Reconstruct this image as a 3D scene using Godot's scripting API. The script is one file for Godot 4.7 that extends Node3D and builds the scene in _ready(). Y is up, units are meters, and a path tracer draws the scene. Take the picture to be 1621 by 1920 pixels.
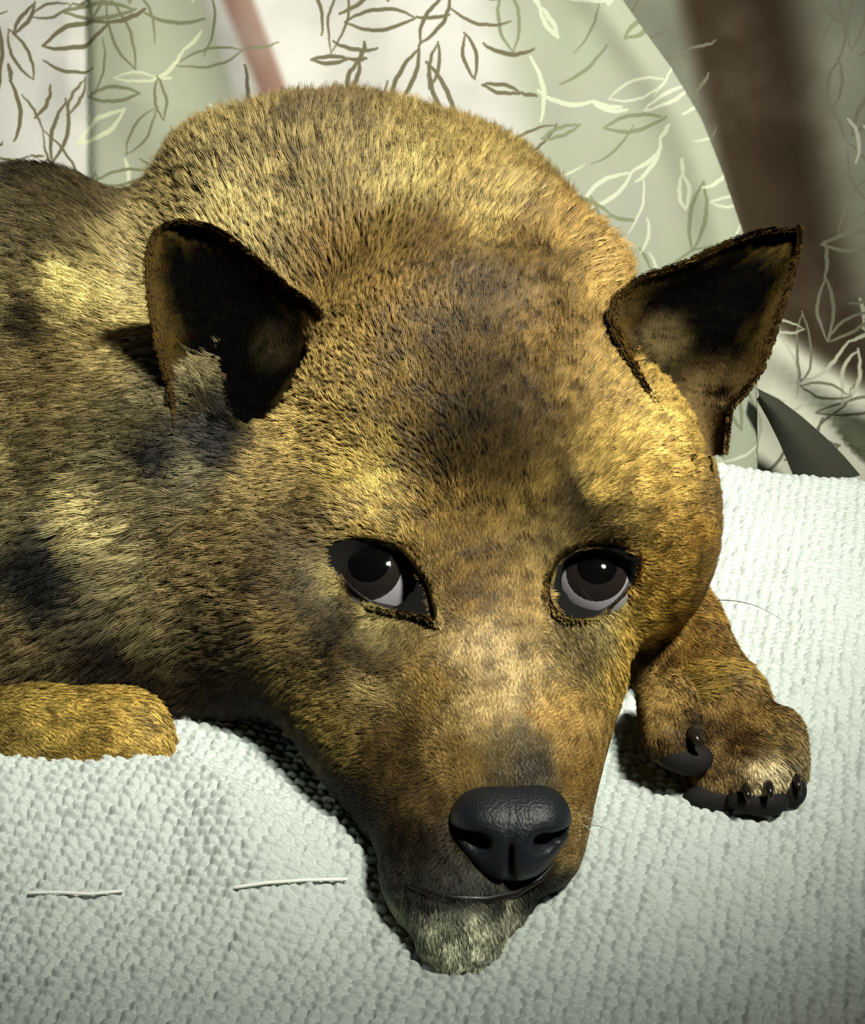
extends Node3D
# A brown dog lying on a white knitted blanket on a sofa, a leaf-printed throw behind it.

const F := 2638.0            # focal length in pixels of the 1621 x 1920 frame
const CAM_Y := 0.349
var ct := cos(deg_to_rad(30.0))
var st := sin(deg_to_rad(30.0))
var rng := RandomNumberGenerator.new()
var noise := FastNoiseLite.new()

# ---------------------------------------------------------------- frames
func cs(px: float, py: float, d: float) -> Vector3:       # a point seen at (px, py), d metres away; x right, y up, z away
	return Vector3((px - 810.5) / F * d, (960.0 - py) / F * d, d)
func wd(c: Vector3) -> Vector3:                           # the same point in the world
	return Vector3(c.x, CAM_Y + c.y * ct - c.z * st, -(c.y * st + c.z * ct))
func wdir(c: Vector3) -> Vector3:
	return Vector3(c.x, c.y * ct - c.z * st, -(c.y * st + c.z * ct))
func lin(r: float, g: float, b: float) -> Color:
	return Color(r / 255.0, g / 255.0, b / 255.0).srgb_to_linear()

# ---------------------------------------------------------------- nodes
func tag(o: Node, label := "", category := "", group := "", kind := "") -> void:
	if label: o.set_meta("label", label)
	if category: o.set_meta("category", category)
	if group: o.set_meta("group", group)
	if kind: o.set_meta("kind", kind)
func base(called: String, at: Vector3) -> Node3D:
	var o := Node3D.new()
	o.name = called
	o.position = at
	add_child(o, true)
	return o
func put(called: String, mesh: Mesh, m: Material, parent: Node = self) -> MeshInstance3D:   # vertices are in the world
	var o := MeshInstance3D.new()
	o.name = called
	o.mesh = mesh
	o.material_override = m
	parent.add_child(o, true)
	if parent != self:
		var up: Node3D = parent
		var off := Vector3.ZERO
		while up != self:
			off += up.position
			up = up.get_parent()
		o.position = -off
	return o
func box(called: String, c: Vector3, s: Vector3, m: Material, parent: Node = self) -> MeshInstance3D:
	var b := BoxMesh.new()
	b.size = s
	var o := put(called, b, m, parent)
	o.position += c
	return o
func mat(r: float, g: float, b: float, rough := 0.8, spec := 0.3) -> StandardMaterial3D:
	var m := StandardMaterial3D.new()
	m.albedo_color = Color(r / 255.0, g / 255.0, b / 255.0)
	m.roughness = rough
	m.metallic_specular = spec
	return m
func vmat(rough := 0.8, spec := 0.3) -> StandardMaterial3D:
	var m := mat(255, 255, 255, rough, spec)
	m.vertex_color_use_as_albedo = true
	return m
func arrays(v: PackedVector3Array, n: PackedVector3Array, idx: PackedInt32Array, c = null, uv = null) -> ArrayMesh:
	var a := []
	a.resize(Mesh.ARRAY_MAX)
	a[Mesh.ARRAY_VERTEX] = v
	a[Mesh.ARRAY_NORMAL] = n
	a[Mesh.ARRAY_INDEX] = idx
	if c != null: a[Mesh.ARRAY_COLOR] = c
	if uv != null: a[Mesh.ARRAY_TEX_UV] = uv
	var m := ArrayMesh.new()
	m.add_surface_from_arrays(Mesh.PRIMITIVE_TRIANGLES, a)
	return m
func normals_of(v: PackedVector3Array, idx: PackedInt32Array) -> PackedVector3Array:    # front faces clockwise
	var n := PackedVector3Array()
	n.resize(v.size())
	for i in range(0, idx.size(), 3):
		var a := idx[i]
		var b := idx[i + 1]
		var c := idx[i + 2]
		var f := (v[c] - v[a]).cross(v[b] - v[a])
		n[a] += f
		n[b] += f
		n[c] += f
	for i in n.size(): n[i] = n[i].normalized()
	return n
# a grid of rows x cols points as a surface; flip turns its front
func sheet(p: PackedVector3Array, cols: int, flip := false, c = null, uv = null) -> ArrayMesh:
	var rows := p.size() / cols
	var idx := PackedInt32Array()
	idx.resize((rows - 1) * (cols - 1) * 6)
	var k := 0
	for r in rows - 1:
		for q in cols - 1:
			var a := r * cols + q
			var t1 := a + 1 if flip else a + cols
			var t2 := a + cols if flip else a + 1
			idx[k] = a; idx[k + 1] = t1; idx[k + 2] = a + cols + 1
			idx[k + 3] = a; idx[k + 4] = a + cols + 1; idx[k + 5] = t2
			k += 6
	return arrays(p, normals_of(p, idx), idx, c, uv)
func tube(pts: Array, radii: Array, sides := 8) -> ArrayMesh:     # a swept round bar with closed, rounded ends
	var v := PackedVector3Array()
	var idx := PackedInt32Array()
	var n := pts.size()
	var side := Vector3.UP
	for i in n:
		var t: Vector3 = (pts[min(i + 1, n - 1)] - pts[max(i - 1, 0)]).normalized()
		side = (side - t * side.dot(t)).normalized() if absf(side.dot(t)) < 0.98 else t.cross(Vector3.RIGHT).normalized()
		var b := t.cross(side)
		for s in sides:
			var w := TAU * s / sides
			v.append(pts[i] + (side * cos(w) + b * sin(w)) * radii[i])
	for i in n - 1:
		for s in sides:
			var a := i * sides + s
			var b2 := i * sides + (s + 1) % sides
			idx.append_array([a, a + sides, b2 + sides, a, b2 + sides, b2])
	for e in [0, n - 1]:
		v.append(pts[e])
		var o := v.size() - 1
		for s in sides:
			var a: int = e * sides + s
			var b2: int = e * sides + (s + 1) % sides
			if e == 0: idx.append_array([o, a, b2])
			else: idx.append_array([o, b2, a])
	var nn := normals_of(v, idx)
	return arrays(v, nn, idx)

# ---------------------------------------------------------------- distance fields, in the camera-aligned frame
class Field:
	var kind := PackedInt32Array()
	var a := PackedVector3Array()
	var b := PackedVector3Array()       # axis of a capsule, or radii of an ellipsoid
	var ra := PackedFloat32Array()
	var rb := PackedFloat32Array()
	var k := PackedFloat32Array()
	var cut := PackedInt32Array()
	func cone(p: Vector3, q: Vector3, r1: float, r2: float, soft := 0.012) -> void:
		kind.append(0); a.append(p); b.append(q - p); ra.append(r1); rb.append(r2 - r1); k.append(soft); cut.append(0)
	func egg(p: Vector3, r: Vector3, soft := 0.012) -> void:
		kind.append(1); a.append(p); b.append(r); ra.append(0); rb.append(0); k.append(soft); cut.append(0)
	func carve(p: Vector3, r: Vector3, soft := 0.003) -> void:
		egg(p, r, soft)
		cut[cut.size() - 1] = 1
	func one(i: int, p: Vector3) -> float:
		var q := p - a[i]
		if kind[i] == 0:
			var ax := b[i]
			var h := clampf(q.dot(ax) / ax.length_squared(), 0.0, 1.0)
			return (q - ax * h).length() - ra[i] - rb[i] * h
		var r := b[i]
		var u := q / r
		var k0 := u.length()
		var k1 := (u / r).length()
		return k0 * (k0 - 1.0) / maxf(k1, 1e-6)
	func at(p: Vector3, list: PackedInt32Array) -> float:
		var d := 1.0
		for i in list:
			var e := one(i, p)
			var s := k[i]
			if cut[i]:
				var g := maxf(s - absf(d + e), 0.0) / s
				d = maxf(d, -e) + g * g * s * 0.25
			else:
				var h := maxf(s - absf(d - e), 0.0) / s
				d = minf(d, e) - h * h * s * 0.25
		return d
	func all() -> PackedInt32Array:
		return PackedInt32Array(range(kind.size()))

# first distance at which the ray through (px, py) meets the field
func hit(f: Field, px: float, py: float, from := 0.3, to := 1.1) -> float:
	var dir := cs(px, py, 1.0)
	var list := f.all()
	var d := from
	for i in 120:
		var e := f.at(dir * d, list)
		if e < 0.0002: return d
		d += e * 0.75
		if d > to: break
	return -1.0

# surface nets over the box lo..hi
func nets(f: Field, lo: Vector3, hi: Vector3, cell: float) -> Array:
	var B := 8
	var nb := Vector3i(((hi - lo) / (cell * B)).ceil())
	var n := nb * B + Vector3i.ONE
	var vals := PackedFloat32Array()
	vals.resize(n.x * n.y * n.z)
	vals.fill(1.0)
	var sx := 1
	var sy := n.x
	var sz := n.x * n.y
	var every := f.all()
	var active := []
	var half := cell * B * 0.5
	var diag := half * 1.7321
	for bz in nb.z:
		for by in nb.y:
			for bx in nb.x:
				var o := Vector3i(bx, by, bz) * B
				var c := lo + Vector3(o) * cell + Vector3.ONE * half
				var near := PackedInt32Array()
				var ds := PackedFloat32Array()
				var m := 1.0
				for i in every:
					var e := f.one(i, c)
					ds.append(e)
					if not f.cut[i]: m = minf(m, e)
				var whole := f.at(c, every)
				if absf(whole) > diag * 1.5 + 2.0 * cell:
					if whole < 0.0:
						for z in B:
							for y in B:
								var q := (o.x) + (o.y + y) * sy + (o.z + z) * sz
								for x in B: vals[q + x] = -1.0
					continue
				for i in every:
					if ds[i] < (diag * 1.5 + 0.01 if f.cut[i] else maxf(m, 0.0) + diag * 2.6 + f.k[i]): near.append(i)
				active.append(o)
				for z in B:
					for y in B:
						var q := o.x + (o.y + y) * sy + (o.z + z) * sz
						var p := lo + Vector3(o.x, o.y + y, o.z + z) * cell
						for x in B:
							vals[q + x] = f.at(p, near)
							p.x += cell
	var v := PackedVector3Array()
	var idx := PackedInt32Array()
	var made := {}
	var corner := PackedInt32Array([0, sx, sy, sx + sy, sz, sx + sz, sy + sz, sx + sy + sz])
	for o: Vector3i in active:
		for z in B:
			for y in B:
				var q := o.x + (o.y + y) * sy + (o.z + z) * sz
				for x in B:
					var g := q + x
					var e0 := vals[g]
					var neg := 1 if e0 < 0.0 else 0
					if absf(e0) > cell * 3.0: continue
					for c in range(1, 8):
						if vals[g + corner[c]] < 0.0: neg += 1
					if neg == 0 or neg == 8: continue
					var sum := Vector3.ZERO
					var cnt := 0
					for c in 8:
						for ax in 3:
							if c & (1 << ax): continue
							var w0 := vals[g + corner[c]]
							var w1 := vals[g + corner[c | (1 << ax)]]
							if (w0 < 0.0) == (w1 < 0.0): continue
							var t := w0 / (w0 - w1)
							var p := Vector3(c & 1, (c >> 1) & 1, (c >> 2) & 1)
							p[ax] += t
							sum += p
							cnt += 1
					made[g] = v.size()
					v.append(lo + (Vector3(o.x + x, o.y + y, o.z + z) + sum / cnt) * cell)
	var st3 := [sx, sy, sz]
	for g: int in made:
		var e0 := vals[g]
		for ax in 3:
			var s: int = st3[ax]
			if (e0 < 0.0) == (vals[g + s] < 0.0): continue
			var u: int = st3[(ax + 1) % 3]
			var w: int = st3[(ax + 2) % 3]
			if not (made.has(g - u) and made.has(g - w) and made.has(g - u - w)): continue
			var p0: int = made[g]
			var p1: int = made[g - u]
			var p2: int = made[g - u - w]
			var p3: int = made[g - w]
			if e0 < 0.0: idx.append_array([p0, p1, p2, p0, p2, p3])
			else: idx.append_array([p0, p2, p1, p0, p3, p2])
	return [v, idx]
# v in the camera frame -> a mesh in the world; the camera frame is left-handed, so the winding turns
func world_mesh(v: PackedVector3Array, idx: PackedInt32Array, c = null) -> ArrayMesh:
	var w := PackedVector3Array()
	w.resize(v.size())
	for i in v.size(): w[i] = wd(v[i])
	var n := normals_of(w, idx)
	return arrays(w, n, idx, c)

# ================================================================ the scene
func _ready() -> void:
	rng.seed = 7
	noise.seed = 3
	noise.frequency = 1.0
	# camera
	var cam := Camera3D.new()
	cam.name = "camera"
	cam.fov = rad_to_deg(2.0 * atan(960.0 / F))
	cam.near = 0.02
	cam.position = Vector3(0, CAM_Y, 0)
	cam.rotation.x = deg_to_rad(-30.0)
	add_child(cam)
	cam.current = true
	# environment
	var e := Environment.new()
	e.background_mode = Environment.BG_COLOR
	e.background_color = Color(0.02, 0.02, 0.02)
	e.tonemap_mode = Environment.TONE_MAPPER_LINEAR
	e.tonemap_exposure = 1.0
	e.sdfgi_enabled = true
	e.ssao_enabled = true
	e.ssil_enabled = true
	var we := WorldEnvironment.new()
	we.name = "environment"
	we.environment = e
	add_child(we)
	# an added lamp, unseen above the frame
	spot_lamp()
	room()
	blanket()
	throws()
	dog()
	threads()

func spot_lamp() -> void:
	var at := Vector3(0.33, 0.88, -0.14)
	var aim := Vector3(-0.03, 0.12, -0.64)
	var l := SpotLight3D.new()
	l.name = "added_lamp_light"
	add_child(l)
	l.look_at_from_position(at, aim, Vector3.FORWARD)
	l.light_color = Color(1.0, 0.99, 0.93)
	l.light_energy = 2.85
	l.spot_range = 8.0
	l.spot_attenuation = 2.0
	l.spot_angle = 25.5  # narrow cone, shaped to darken the corners of the frame
	l.spot_angle_attenuation = 1.0
	l.light_size = 0.06
	l.shadow_enabled = true
	# body of the added lamp: a shade on an arm, unseen above the frame
	var dir := (aim - at).normalized()
	var r := base("added_lamp", at)
	tag(r, "added white lamp on a wall arm, unseen, its narrow cone darkening the view corners", "lamp")
	var glow := mat(255, 245, 225)
	glow.emission_enabled = true
	glow.emission = Color(1.0, 0.95, 0.85)
	glow.emission_energy_multiplier = 6.0
	var disc := SphereMesh.new()
	disc.radius = 0.03
	disc.height = 0.06
	var bulb := put("bulb", disc, glow, r)
	bulb.position = -dir * 0.035
	var shade := []
	for i in 9:
		var t := i / 8.0
		shade.append(at - dir * (0.14 - 0.13 * t))
	var lathe := PackedVector3Array()
	var s := dir.cross(Vector3.RIGHT).normalized()
	var b := dir.cross(s)
	for i in 9:
		var t := i / 8.0
		for j in 25:
			var w := TAU * j / 24.0
			lathe.append(shade[i] + (s * cos(w) + b * sin(w)) * lerpf(0.03, 0.075, sqrt(t)))
	put("lamp_shade", sheet(lathe, 25), mat(225, 225, 215), r)
	put("arm", tube([at - dir * 0.14, at - dir * 0.22, Vector3(0.75, 1.2, 0.0), Vector3(1.59, 1.25, 0.1)], [0.008, 0.008, 0.008, 0.008]), mat(200, 200, 195), r)

func room() -> void:
	var wall := mat(190, 188, 178, 0.9)
	for w in [["wall_back", Vector3(0, 0.75, -1.75), Vector3(3.4, 2.5, 0.1)], ["wall_front", Vector3(0, 0.75, 1.9), Vector3(3.4, 2.5, 0.1)],
			["wall_left", Vector3(-1.65, 0.75, 0.08), Vector3(0.1, 2.5, 3.6)], ["wall_right", Vector3(1.65, 0.75, 0.08), Vector3(0.1, 2.5, 3.6)]]:
		tag(box(w[0], w[1], w[2], wall), "", "", "", "structure")
	tag(box("floor", Vector3(0, -0.5, 0.08), Vector3(3.4, 0.1, 3.8), mat(120, 95, 70, 0.6)), "", "", "", "structure")
	tag(box("ceiling", Vector3(0, 2.0, 0.08), Vector3(3.4, 0.1, 3.8), mat(225, 225, 220, 0.9)), "", "", "", "structure")
	# the sofa under the blanket
	var s := base("sofa", Vector3(0, -0.45, -0.4))
	tag(s, "grey upholstered sofa under the white knitted blanket and printed throw", "sofa")
	var m := mat(95, 95, 90, 0.9)
	box("seat", Vector3(0, -0.30, -0.3), Vector3(1.9, 0.3, 0.85), m, s)
	var back := box("backrest", Vector3(0, 0.13, -1.08), Vector3(1.9, 1.1, 0.18), m, s)
	back.rotation.x = deg_to_rad(-20.0)
	for x in [-1.03, 1.03]:
		box("armrest", Vector3(x, -0.13, -0.4), Vector3(0.16, 0.6, 1.0), m, s)
	for x in [-0.9, 0.9]:
		for z in [0.05, -0.75]:
			box("leg", Vector3(x, -0.44, z), Vector3(0.06, 0.06, 0.06), mat(50, 40, 30), s)

# ---------------------------------------------------------------- the knitted blanket
var wave := FastNoiseLite.new()
var grain := PackedFloat32Array()
func blanket_y(x: float, z: float) -> float:
	var y := 0.004 * wave.get_noise_2d(x, z)
	# a soft roll in front of the left foreleg
	var rz := z + 0.400 - 0.7 * maxf(x + 0.09, 0.0)
	y += 0.0125 * exp(-pow(rz / (0.034 if rz > 0.0 else 0.011), 2.0)) * smoothstep(-0.03, -0.075, x)
	# pressed down under the chin
	y -= 0.004 * exp(-(pow((x - 0.01) / 0.05, 2.0) + pow((z + 0.33) / 0.08, 2.0)))
	# the rounded far edge
	var far := -0.655 + 0.25 * maxf(x - 0.12, 0.0) - z
	if far > 0.04: y -= minf(far - 0.04, 0.012) * 8.0
	if far > 0.0: y -= 0.05 * (1.0 - sqrt(maxf(0.0, 1.0 - pow(minf(far / 0.04, 1.0), 2.0))))
	return y
func blanket() -> void:
	wave.seed = 11
	wave.frequency = 9.0
	wave.fractal_octaves = 2
	for i in 8192: grain.append(rng.randf())
	var xs := PackedFloat32Array()
	var zs := PackedFloat32Array()
	var x := -0.9
	while x < 0.9:
		xs.append(x)
		x += 0.00056 if absf(x) < 0.18 else (0.0008 if absf(x) < 0.32 else 0.012)
	var z := 0.1
	while z > -0.708:
		zs.append(z)
		z -= 0.00058 if z < -0.30 and z > -0.48 else (0.0010 if z < -0.27 else 0.012)
	zs.append(-0.708)
	var p := PackedVector3Array()
	var cols := xs.size()
	p.resize(cols * zs.size())
	var i := 0
	for zz in zs:
		for xx in xs:
			# stitches: slanted grains in brick rows
			var u := xx * 0.62 + zz * 0.785
			var w := -xx * 0.785 + zz * 0.62
			u += 0.0009 * wave.get_noise_2d(xx * 9.0, zz * 9.0 + 30.0)
			w += 0.0016 * wave.get_noise_2d(xx * 5.0 + 70.0, zz * 5.0)
			var bead := 0.0
			var r0 := floori(w / 0.0031)
			for rr: int in [r0, r0 + 1, r0 - 1]:
				var hh := u / 0.0058 + 0.47 * (rr & 1) + 0.13 * rr
				var g0 := floori(hh)
				var k1 := grain[(g0 * 131 + rr * 7919) & 8191]
				var k2 := grain[(g0 * 577 + rr * 104729 + 17) & 8191]
				var du := (hh - g0 - 0.5 - 0.16 * (k1 - 0.5)) * 0.0058
				var dw := w - (rr + 0.5 + 0.3 * (k2 - 0.5)) * 0.0031
				dw += du * (0.22 + 0.3 * (k1 - 0.5))
				var e := pow(du / 0.0031, 2.0) + pow(dw / (0.00165 + 0.0004 * k2), 2.0)
				if e < 1.0: bead = maxf(bead, sqrt(1.0 - e) * (0.62 + 0.55 * k2 * k1 + 0.15 * k1))
			var y := blanket_y(xx, zz)
			y += 0.0005 * wave.get_noise_2d(xx * 40.0, zz * 40.0)
			p[i] = Vector3(xx, y + 0.0030 * bead - 0.0008, zz)
			i += 1
	var m := mat(181, 190, 186, 0.75, 0.3)
	m.rim_enabled = true
	m.rim = 0.3
	var o := put("knitted_blanket", sheet(p, cols, true), m)
	tag(o, "pale grey-white knitted blanket with slanted beaded stitches under the dog", "blanket")
	print("blanket ", p.size())

# ---------------------------------------------------------------- the printed throw behind
# the throw's plane leans back: a along x, b up the slope, h out of it
var lean := deg_to_rad(20.0)
func on_slope(a: float, b: float, h: float) -> Vector3:
	return Vector3(a, -0.05 + b * cos(lean) + h * sin(lean), -0.715 - b * sin(lean) + h * cos(lean))
func slope_at(px: float, py: float) -> Vector2:       # where the sight line through a pixel meets that plane
	var dir := wdir(cs(px, py, 1.0))
	var o := Vector3(0, CAM_Y, 0)
	var n := Vector3(0, sin(lean), cos(lean))
	var p0 := on_slope(0, 0, 0)
	var t := (p0 - o).dot(n) / dir.dot(n)
	var q := o + dir * t
	return Vector2(q.x, (q - p0).dot(Vector3(0, cos(lean), -sin(lean))))
func poly(pts: Array) -> PackedVector2Array:
	var o := PackedVector2Array()
	for q in pts: o.append(slope_at(q[0], q[1]))
	return o
func x_at(line: PackedVector2Array, b: float) -> float:     # the a of a line that runs up the slope
	for i in line.size() - 1:
		var lo := line[i + 1]
		var hi := line[i]
		if b <= hi.y and b >= lo.y or i == line.size() - 2 or (i == 0 and b > hi.y):
			return lerpf(lo.x, hi.x, (b - lo.y) / (hi.y - lo.y))
	return line[0].x
var print_size := 2048
var P0 := Vector2(-0.5, -0.08)      # the corner of the print and its width
var PW := 1.0
func dab(im: Image, c: Vector2, r: float, col: Color, strength := 1.0) -> void:
	var q := (c - P0) / PW * print_size
	var rr := r / PW * print_size
	for y in range(int(q.y - rr - 1), int(q.y + rr + 2)):
		for x in range(int(q.x - rr - 1), int(q.x + rr + 2)):
			if x < 0 or y < 0 or x >= print_size or y >= print_size: continue
			var k := clampf(rr + 0.5 - Vector2(x, y).distance_to(q), 0.0, 1.0) * strength
			if k > 0.0: im.set_pixel(x, y, im.get_pixel(x, y).lerp(col, k))
func stroke(im: Image, a: Vector2, b: Vector2, bow: float, r: float, col: Color) -> void:
	var n := int(a.distance_to(b) / 0.0012) + 2
	var side := (b - a).orthogonal() * bow
	for i in n + 1:
		var t := float(i) / n
		var wob := (b - a).orthogonal().normalized() * noise.get_noise_2d(a.x * 900.0 + t * 3.0, b.y * 900.0) * 0.0008
		dab(im, a.lerp(b, t) + side * 4.0 * t * (1.0 - t) + wob, r * (0.7 + 0.5 * sin(PI * t)), col)
func leaf(im: Image, c: Vector2, dir: float, long: float, col: Color, open := false) -> void:
	var d := Vector2.from_angle(dir) * long * 0.5
	var w := rng.randf_range(0.09, 0.16)
	var r := rng.randf_range(0.0006, 0.0011)
	stroke(im, c - d, c + d, w, r, col)
	if not open: stroke(im, c - d, c + d * rng.randf_range(0.8, 1.0), -w, r, col)
	if rng.randf() < 0.3: stroke(im, c + d, c + d * rng.randf_range(1.5, 2.2), 0.06, r, col)

func print_texture(behind: bool) -> Image:
	var im := Image.create(print_size, print_size, false, Image.FORMAT_RGB8)
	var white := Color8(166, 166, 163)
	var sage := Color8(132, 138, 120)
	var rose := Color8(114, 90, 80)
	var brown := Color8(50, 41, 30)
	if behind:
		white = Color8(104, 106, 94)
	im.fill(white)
	var soft := FastNoiseLite.new()
	soft.frequency = 14.0
	soft.fractal_octaves = 4
	var m1l := poly([[165, -300], [180, 0], [180, 320], [200, 700]])
	var m1r := poly([[330, -300], [400, 0], [455, 190], [600, 700]])
	var r1l := poly([[330, -300], [425, 0], [505, 200], [640, 700]])
	var r1r := poly([[400, -300], [482, 0], [556, 200], [690, 700]])
	var m2l := poly([[830, -300], [905, 0], [960, 250], [1060, 700]])
	var b1l := poly([[1190, -300], [1290, 0], [1400, 440], [1500, 800]])
	var b1r := poly([[1380, -300], [1480, 0], [1560, 440], [1700, 800]])
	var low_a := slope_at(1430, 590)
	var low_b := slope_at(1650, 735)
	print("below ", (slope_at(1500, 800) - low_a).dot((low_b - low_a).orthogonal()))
	for y in print_size:
		var b := P0.y + PW * (y + 0.5) / print_size
		var e := [x_at(m1l, b), x_at(m1r, b), x_at(r1l, b), x_at(r1r, b), x_at(m2l, b), x_at(b1l, b), x_at(b1r, b)]
		for x in print_size:
			var a := P0.x + PW * (x + 0.5) / print_size
			if a < -0.36 or a > 0.4 or b > 0.75: continue
			var s := soft.get_noise_2d(a, b) * 0.5
			var c := white
			var k := 0.0
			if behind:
				k = smoothstep(e[5] - 0.012, e[5] + 0.006, a) * smoothstep(e[6] + 0.02, e[6] - 0.01, a)  # soft-edged dark brown band
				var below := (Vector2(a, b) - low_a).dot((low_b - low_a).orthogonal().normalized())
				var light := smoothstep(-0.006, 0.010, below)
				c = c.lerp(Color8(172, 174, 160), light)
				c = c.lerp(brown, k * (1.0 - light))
			else:
				k = smoothstep(e[0] - 0.002, e[0] + 0.002, a) * smoothstep(e[1] + 0.004, e[1] - 0.004, a)
				k = maxf(k, smoothstep(e[4] - 0.012, e[4] + 0.02, a))
				c = c.lerp(sage, clampf(k * (0.85 + s), 0, 1))
				k = smoothstep(e[2] - 0.003, e[2] + 0.004, a) * smoothstep(e[3] + 0.003, e[3] - 0.003, a)
				c = c.lerp(rose, clampf(k * (0.9 + s), 0, 1))
			c = c.lightened(s * 0.25) if s > 0.0 else c.darkened(-s * 0.25)
			im.set_pixel(x, y, c)
	# leaf outlines
	var dark := Color8(88, 84, 66)
	var pale := Color8(168, 174, 154)
	var put_at: Array[Vector2] = []
	for i in 6000:
		var c := Vector2(rng.randf_range(-0.34, 0.38), rng.randf_range(-0.07, 0.62))
		var near := false
		for q in put_at:
			if q.distance_squared_to(c) < 0.00021:
				near = true
				break
		if near: continue
		put_at.append(c)
		var col := dark
		var open := rng.randf() < 0.45
		if behind:
			col = Color8(96, 96, 82) if rng.randf() < 0.7 else Color8(150, 152, 136)
			if c.y > 0.12 and c.x > x_at(b1l, c.y) - 0.01 and c.x < x_at(b1r, c.y) + 0.01: continue
		elif c.x > x_at(m2l, c.y) + 0.008:
			col = pale if rng.randf() < 0.6 else Color8(108, 114, 90)
		elif c.x > x_at(r1l, c.y) - 0.01 and c.x < x_at(r1r, c.y) + 0.012: continue
		elif c.x > x_at(m1l, c.y) and c.x < x_at(m1r, c.y): col = Color8(100, 102, 80) if rng.randf() < 0.7 else Color8(170, 176, 150)
		leaf(im, c, rng.randf_range(-0.3, 2.2), rng.randf_range(0.018, 0.042), col, open)
	return im
func throw_sheet(called: String, a0: float, right: PackedVector2Array, relief: Callable, im: Image, h0: float) -> MeshInstance3D:
	var rows := 180
	var cols := 300
	var p := PackedVector3Array()
	var uv := PackedVector2Array()
	# front, then round the right edge to the back, so that the cloth has a thickness
	for r in rows:
		var b := -0.08 + 0.78 * r / (rows - 1.0)
		var xr: float = x_at(right, b) if right.size() else 0.75
		for q in cols + 3:
			var a := lerpf(a0, xr, minf(q, cols - 1) / (cols - 1.0))
			var h: float = relief.call(a, b)
			if q == cols: a += 0.0015
			if q >= cols: h -= 0.0015 * (q - cols + 1)
			if q == cols + 2: a -= 0.01
			p.append(on_slope(a, b, h + h0))
			uv.append((Vector2(a, b) - P0) / PW)
	var m := mat(255, 255, 255, 0.9, 0.2)
	m.albedo_texture = ImageTexture.create_from_image(im)
	m.cull_mode = BaseMaterial3D.CULL_DISABLED
	return put(called, sheet(p, cols + 3, false, null, uv), m)
var fold := FastNoiseLite.new()
func throws() -> void:
	fold.seed = 5
	fold.frequency = 7.0
	fold.fractal_octaves = 3
	var crease := poly([[170, -300], [176, 0], [178, 320], [200, 700]])
	var band := poly([[370, -300], [455, 0], [530, 200], [660, 700]])
	var arc := poly([[1000, -400], [1085, -100], [1150, 20], [1235, 140], [1290, 235], [1330, 340], [1365, 440], [1385, 560], [1392, 760], [1395, 900]])
	var front := func(a: float, b: float) -> float:
		var h := 0.006 * fold.get_noise_2d(a, b * 0.6)
		h -= 0.006 * exp(-pow((a - x_at(crease, b)) / 0.004, 2.0))
		h += 0.010 * exp(-pow((a - x_at(band, b)) / 0.022, 2.0))
		h += 0.006 * exp(-pow((a - x_at(arc, b) + 0.012) / 0.012, 2.0))
		return h
	var t := throw_sheet("printed_throw", -0.75, arc, front, print_texture(false), 0.03)
	tag(t, "pale throw printed with leaf outlines, draped behind the dog's back", "throw")
	var brown := poly([[1280, -300], [1385, 0], [1480, 440], [1600, 800]])
	var folds := [[slope_at(1400, 610), slope_at(1621, 760), 0.018, 0.018], [slope_at(1390, 680), slope_at(1600, 840), -0.008, 0.012], [slope_at(1480, 690), slope_at(1640, 800), 0.009, 0.012], [slope_at(1395, 700), slope_at(1555, 860), 0.012, 0.011]]
	var rear := func(a: float, b: float) -> float:
		var h := 0.008 * fold.get_noise_2d(a + 3.0, b * 0.8)
		h -= 0.018 * exp(-pow((a - x_at(brown, b)) / 0.028, 2.0))
		for f in folds:
			var u: Vector2 = Vector2(a, b) - f[0]
			var along: Vector2 = (f[1] - f[0]).normalized()
			var off := u.dot(along.orthogonal())
			var k: float = smoothstep(-0.02, 0.03, u.dot(along))
			h += f[2] * k * exp(-pow(off / f[3], 2.0))
		return h
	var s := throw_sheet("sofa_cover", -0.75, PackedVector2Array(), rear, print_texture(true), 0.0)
	tag(s, "darker leaf-printed sofa cover with a dark brown band down it, behind the dog's right-hand ear", "sofa cover")
	# the dark strip of cloth between cover and blanket
	var edge := []
	var top := [[1385, 715], [1425, 735], [1465, 765], [1505, 800], [1540, 835], [1570, 870]]
	var low := [[1385, 735], [1405, 770], [1425, 810], [1440, 845], [1450, 870], [1455, 890]]
	var p := PackedVector3Array()
	for i in top.size():
		var u := slope_at(top[i][0], top[i][1])
		var w := slope_at(low[i][0], low[i][1])
		for j in 7:
			var q := u.lerp(w, j / 6.0)
			p.append(on_slope(q.x, q.y, 0.044 + 0.006 * sin(PI * j / 6.0)))
	var ms := mat(48, 50, 42, 0.9)
	ms.cull_mode = BaseMaterial3D.CULL_DISABLED
	tag(put("dark_cloth_strip", sheet(p, 7), ms), "dark grey-green cloth strip slanting between sofa cover and blanket", "cloth strip")

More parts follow.
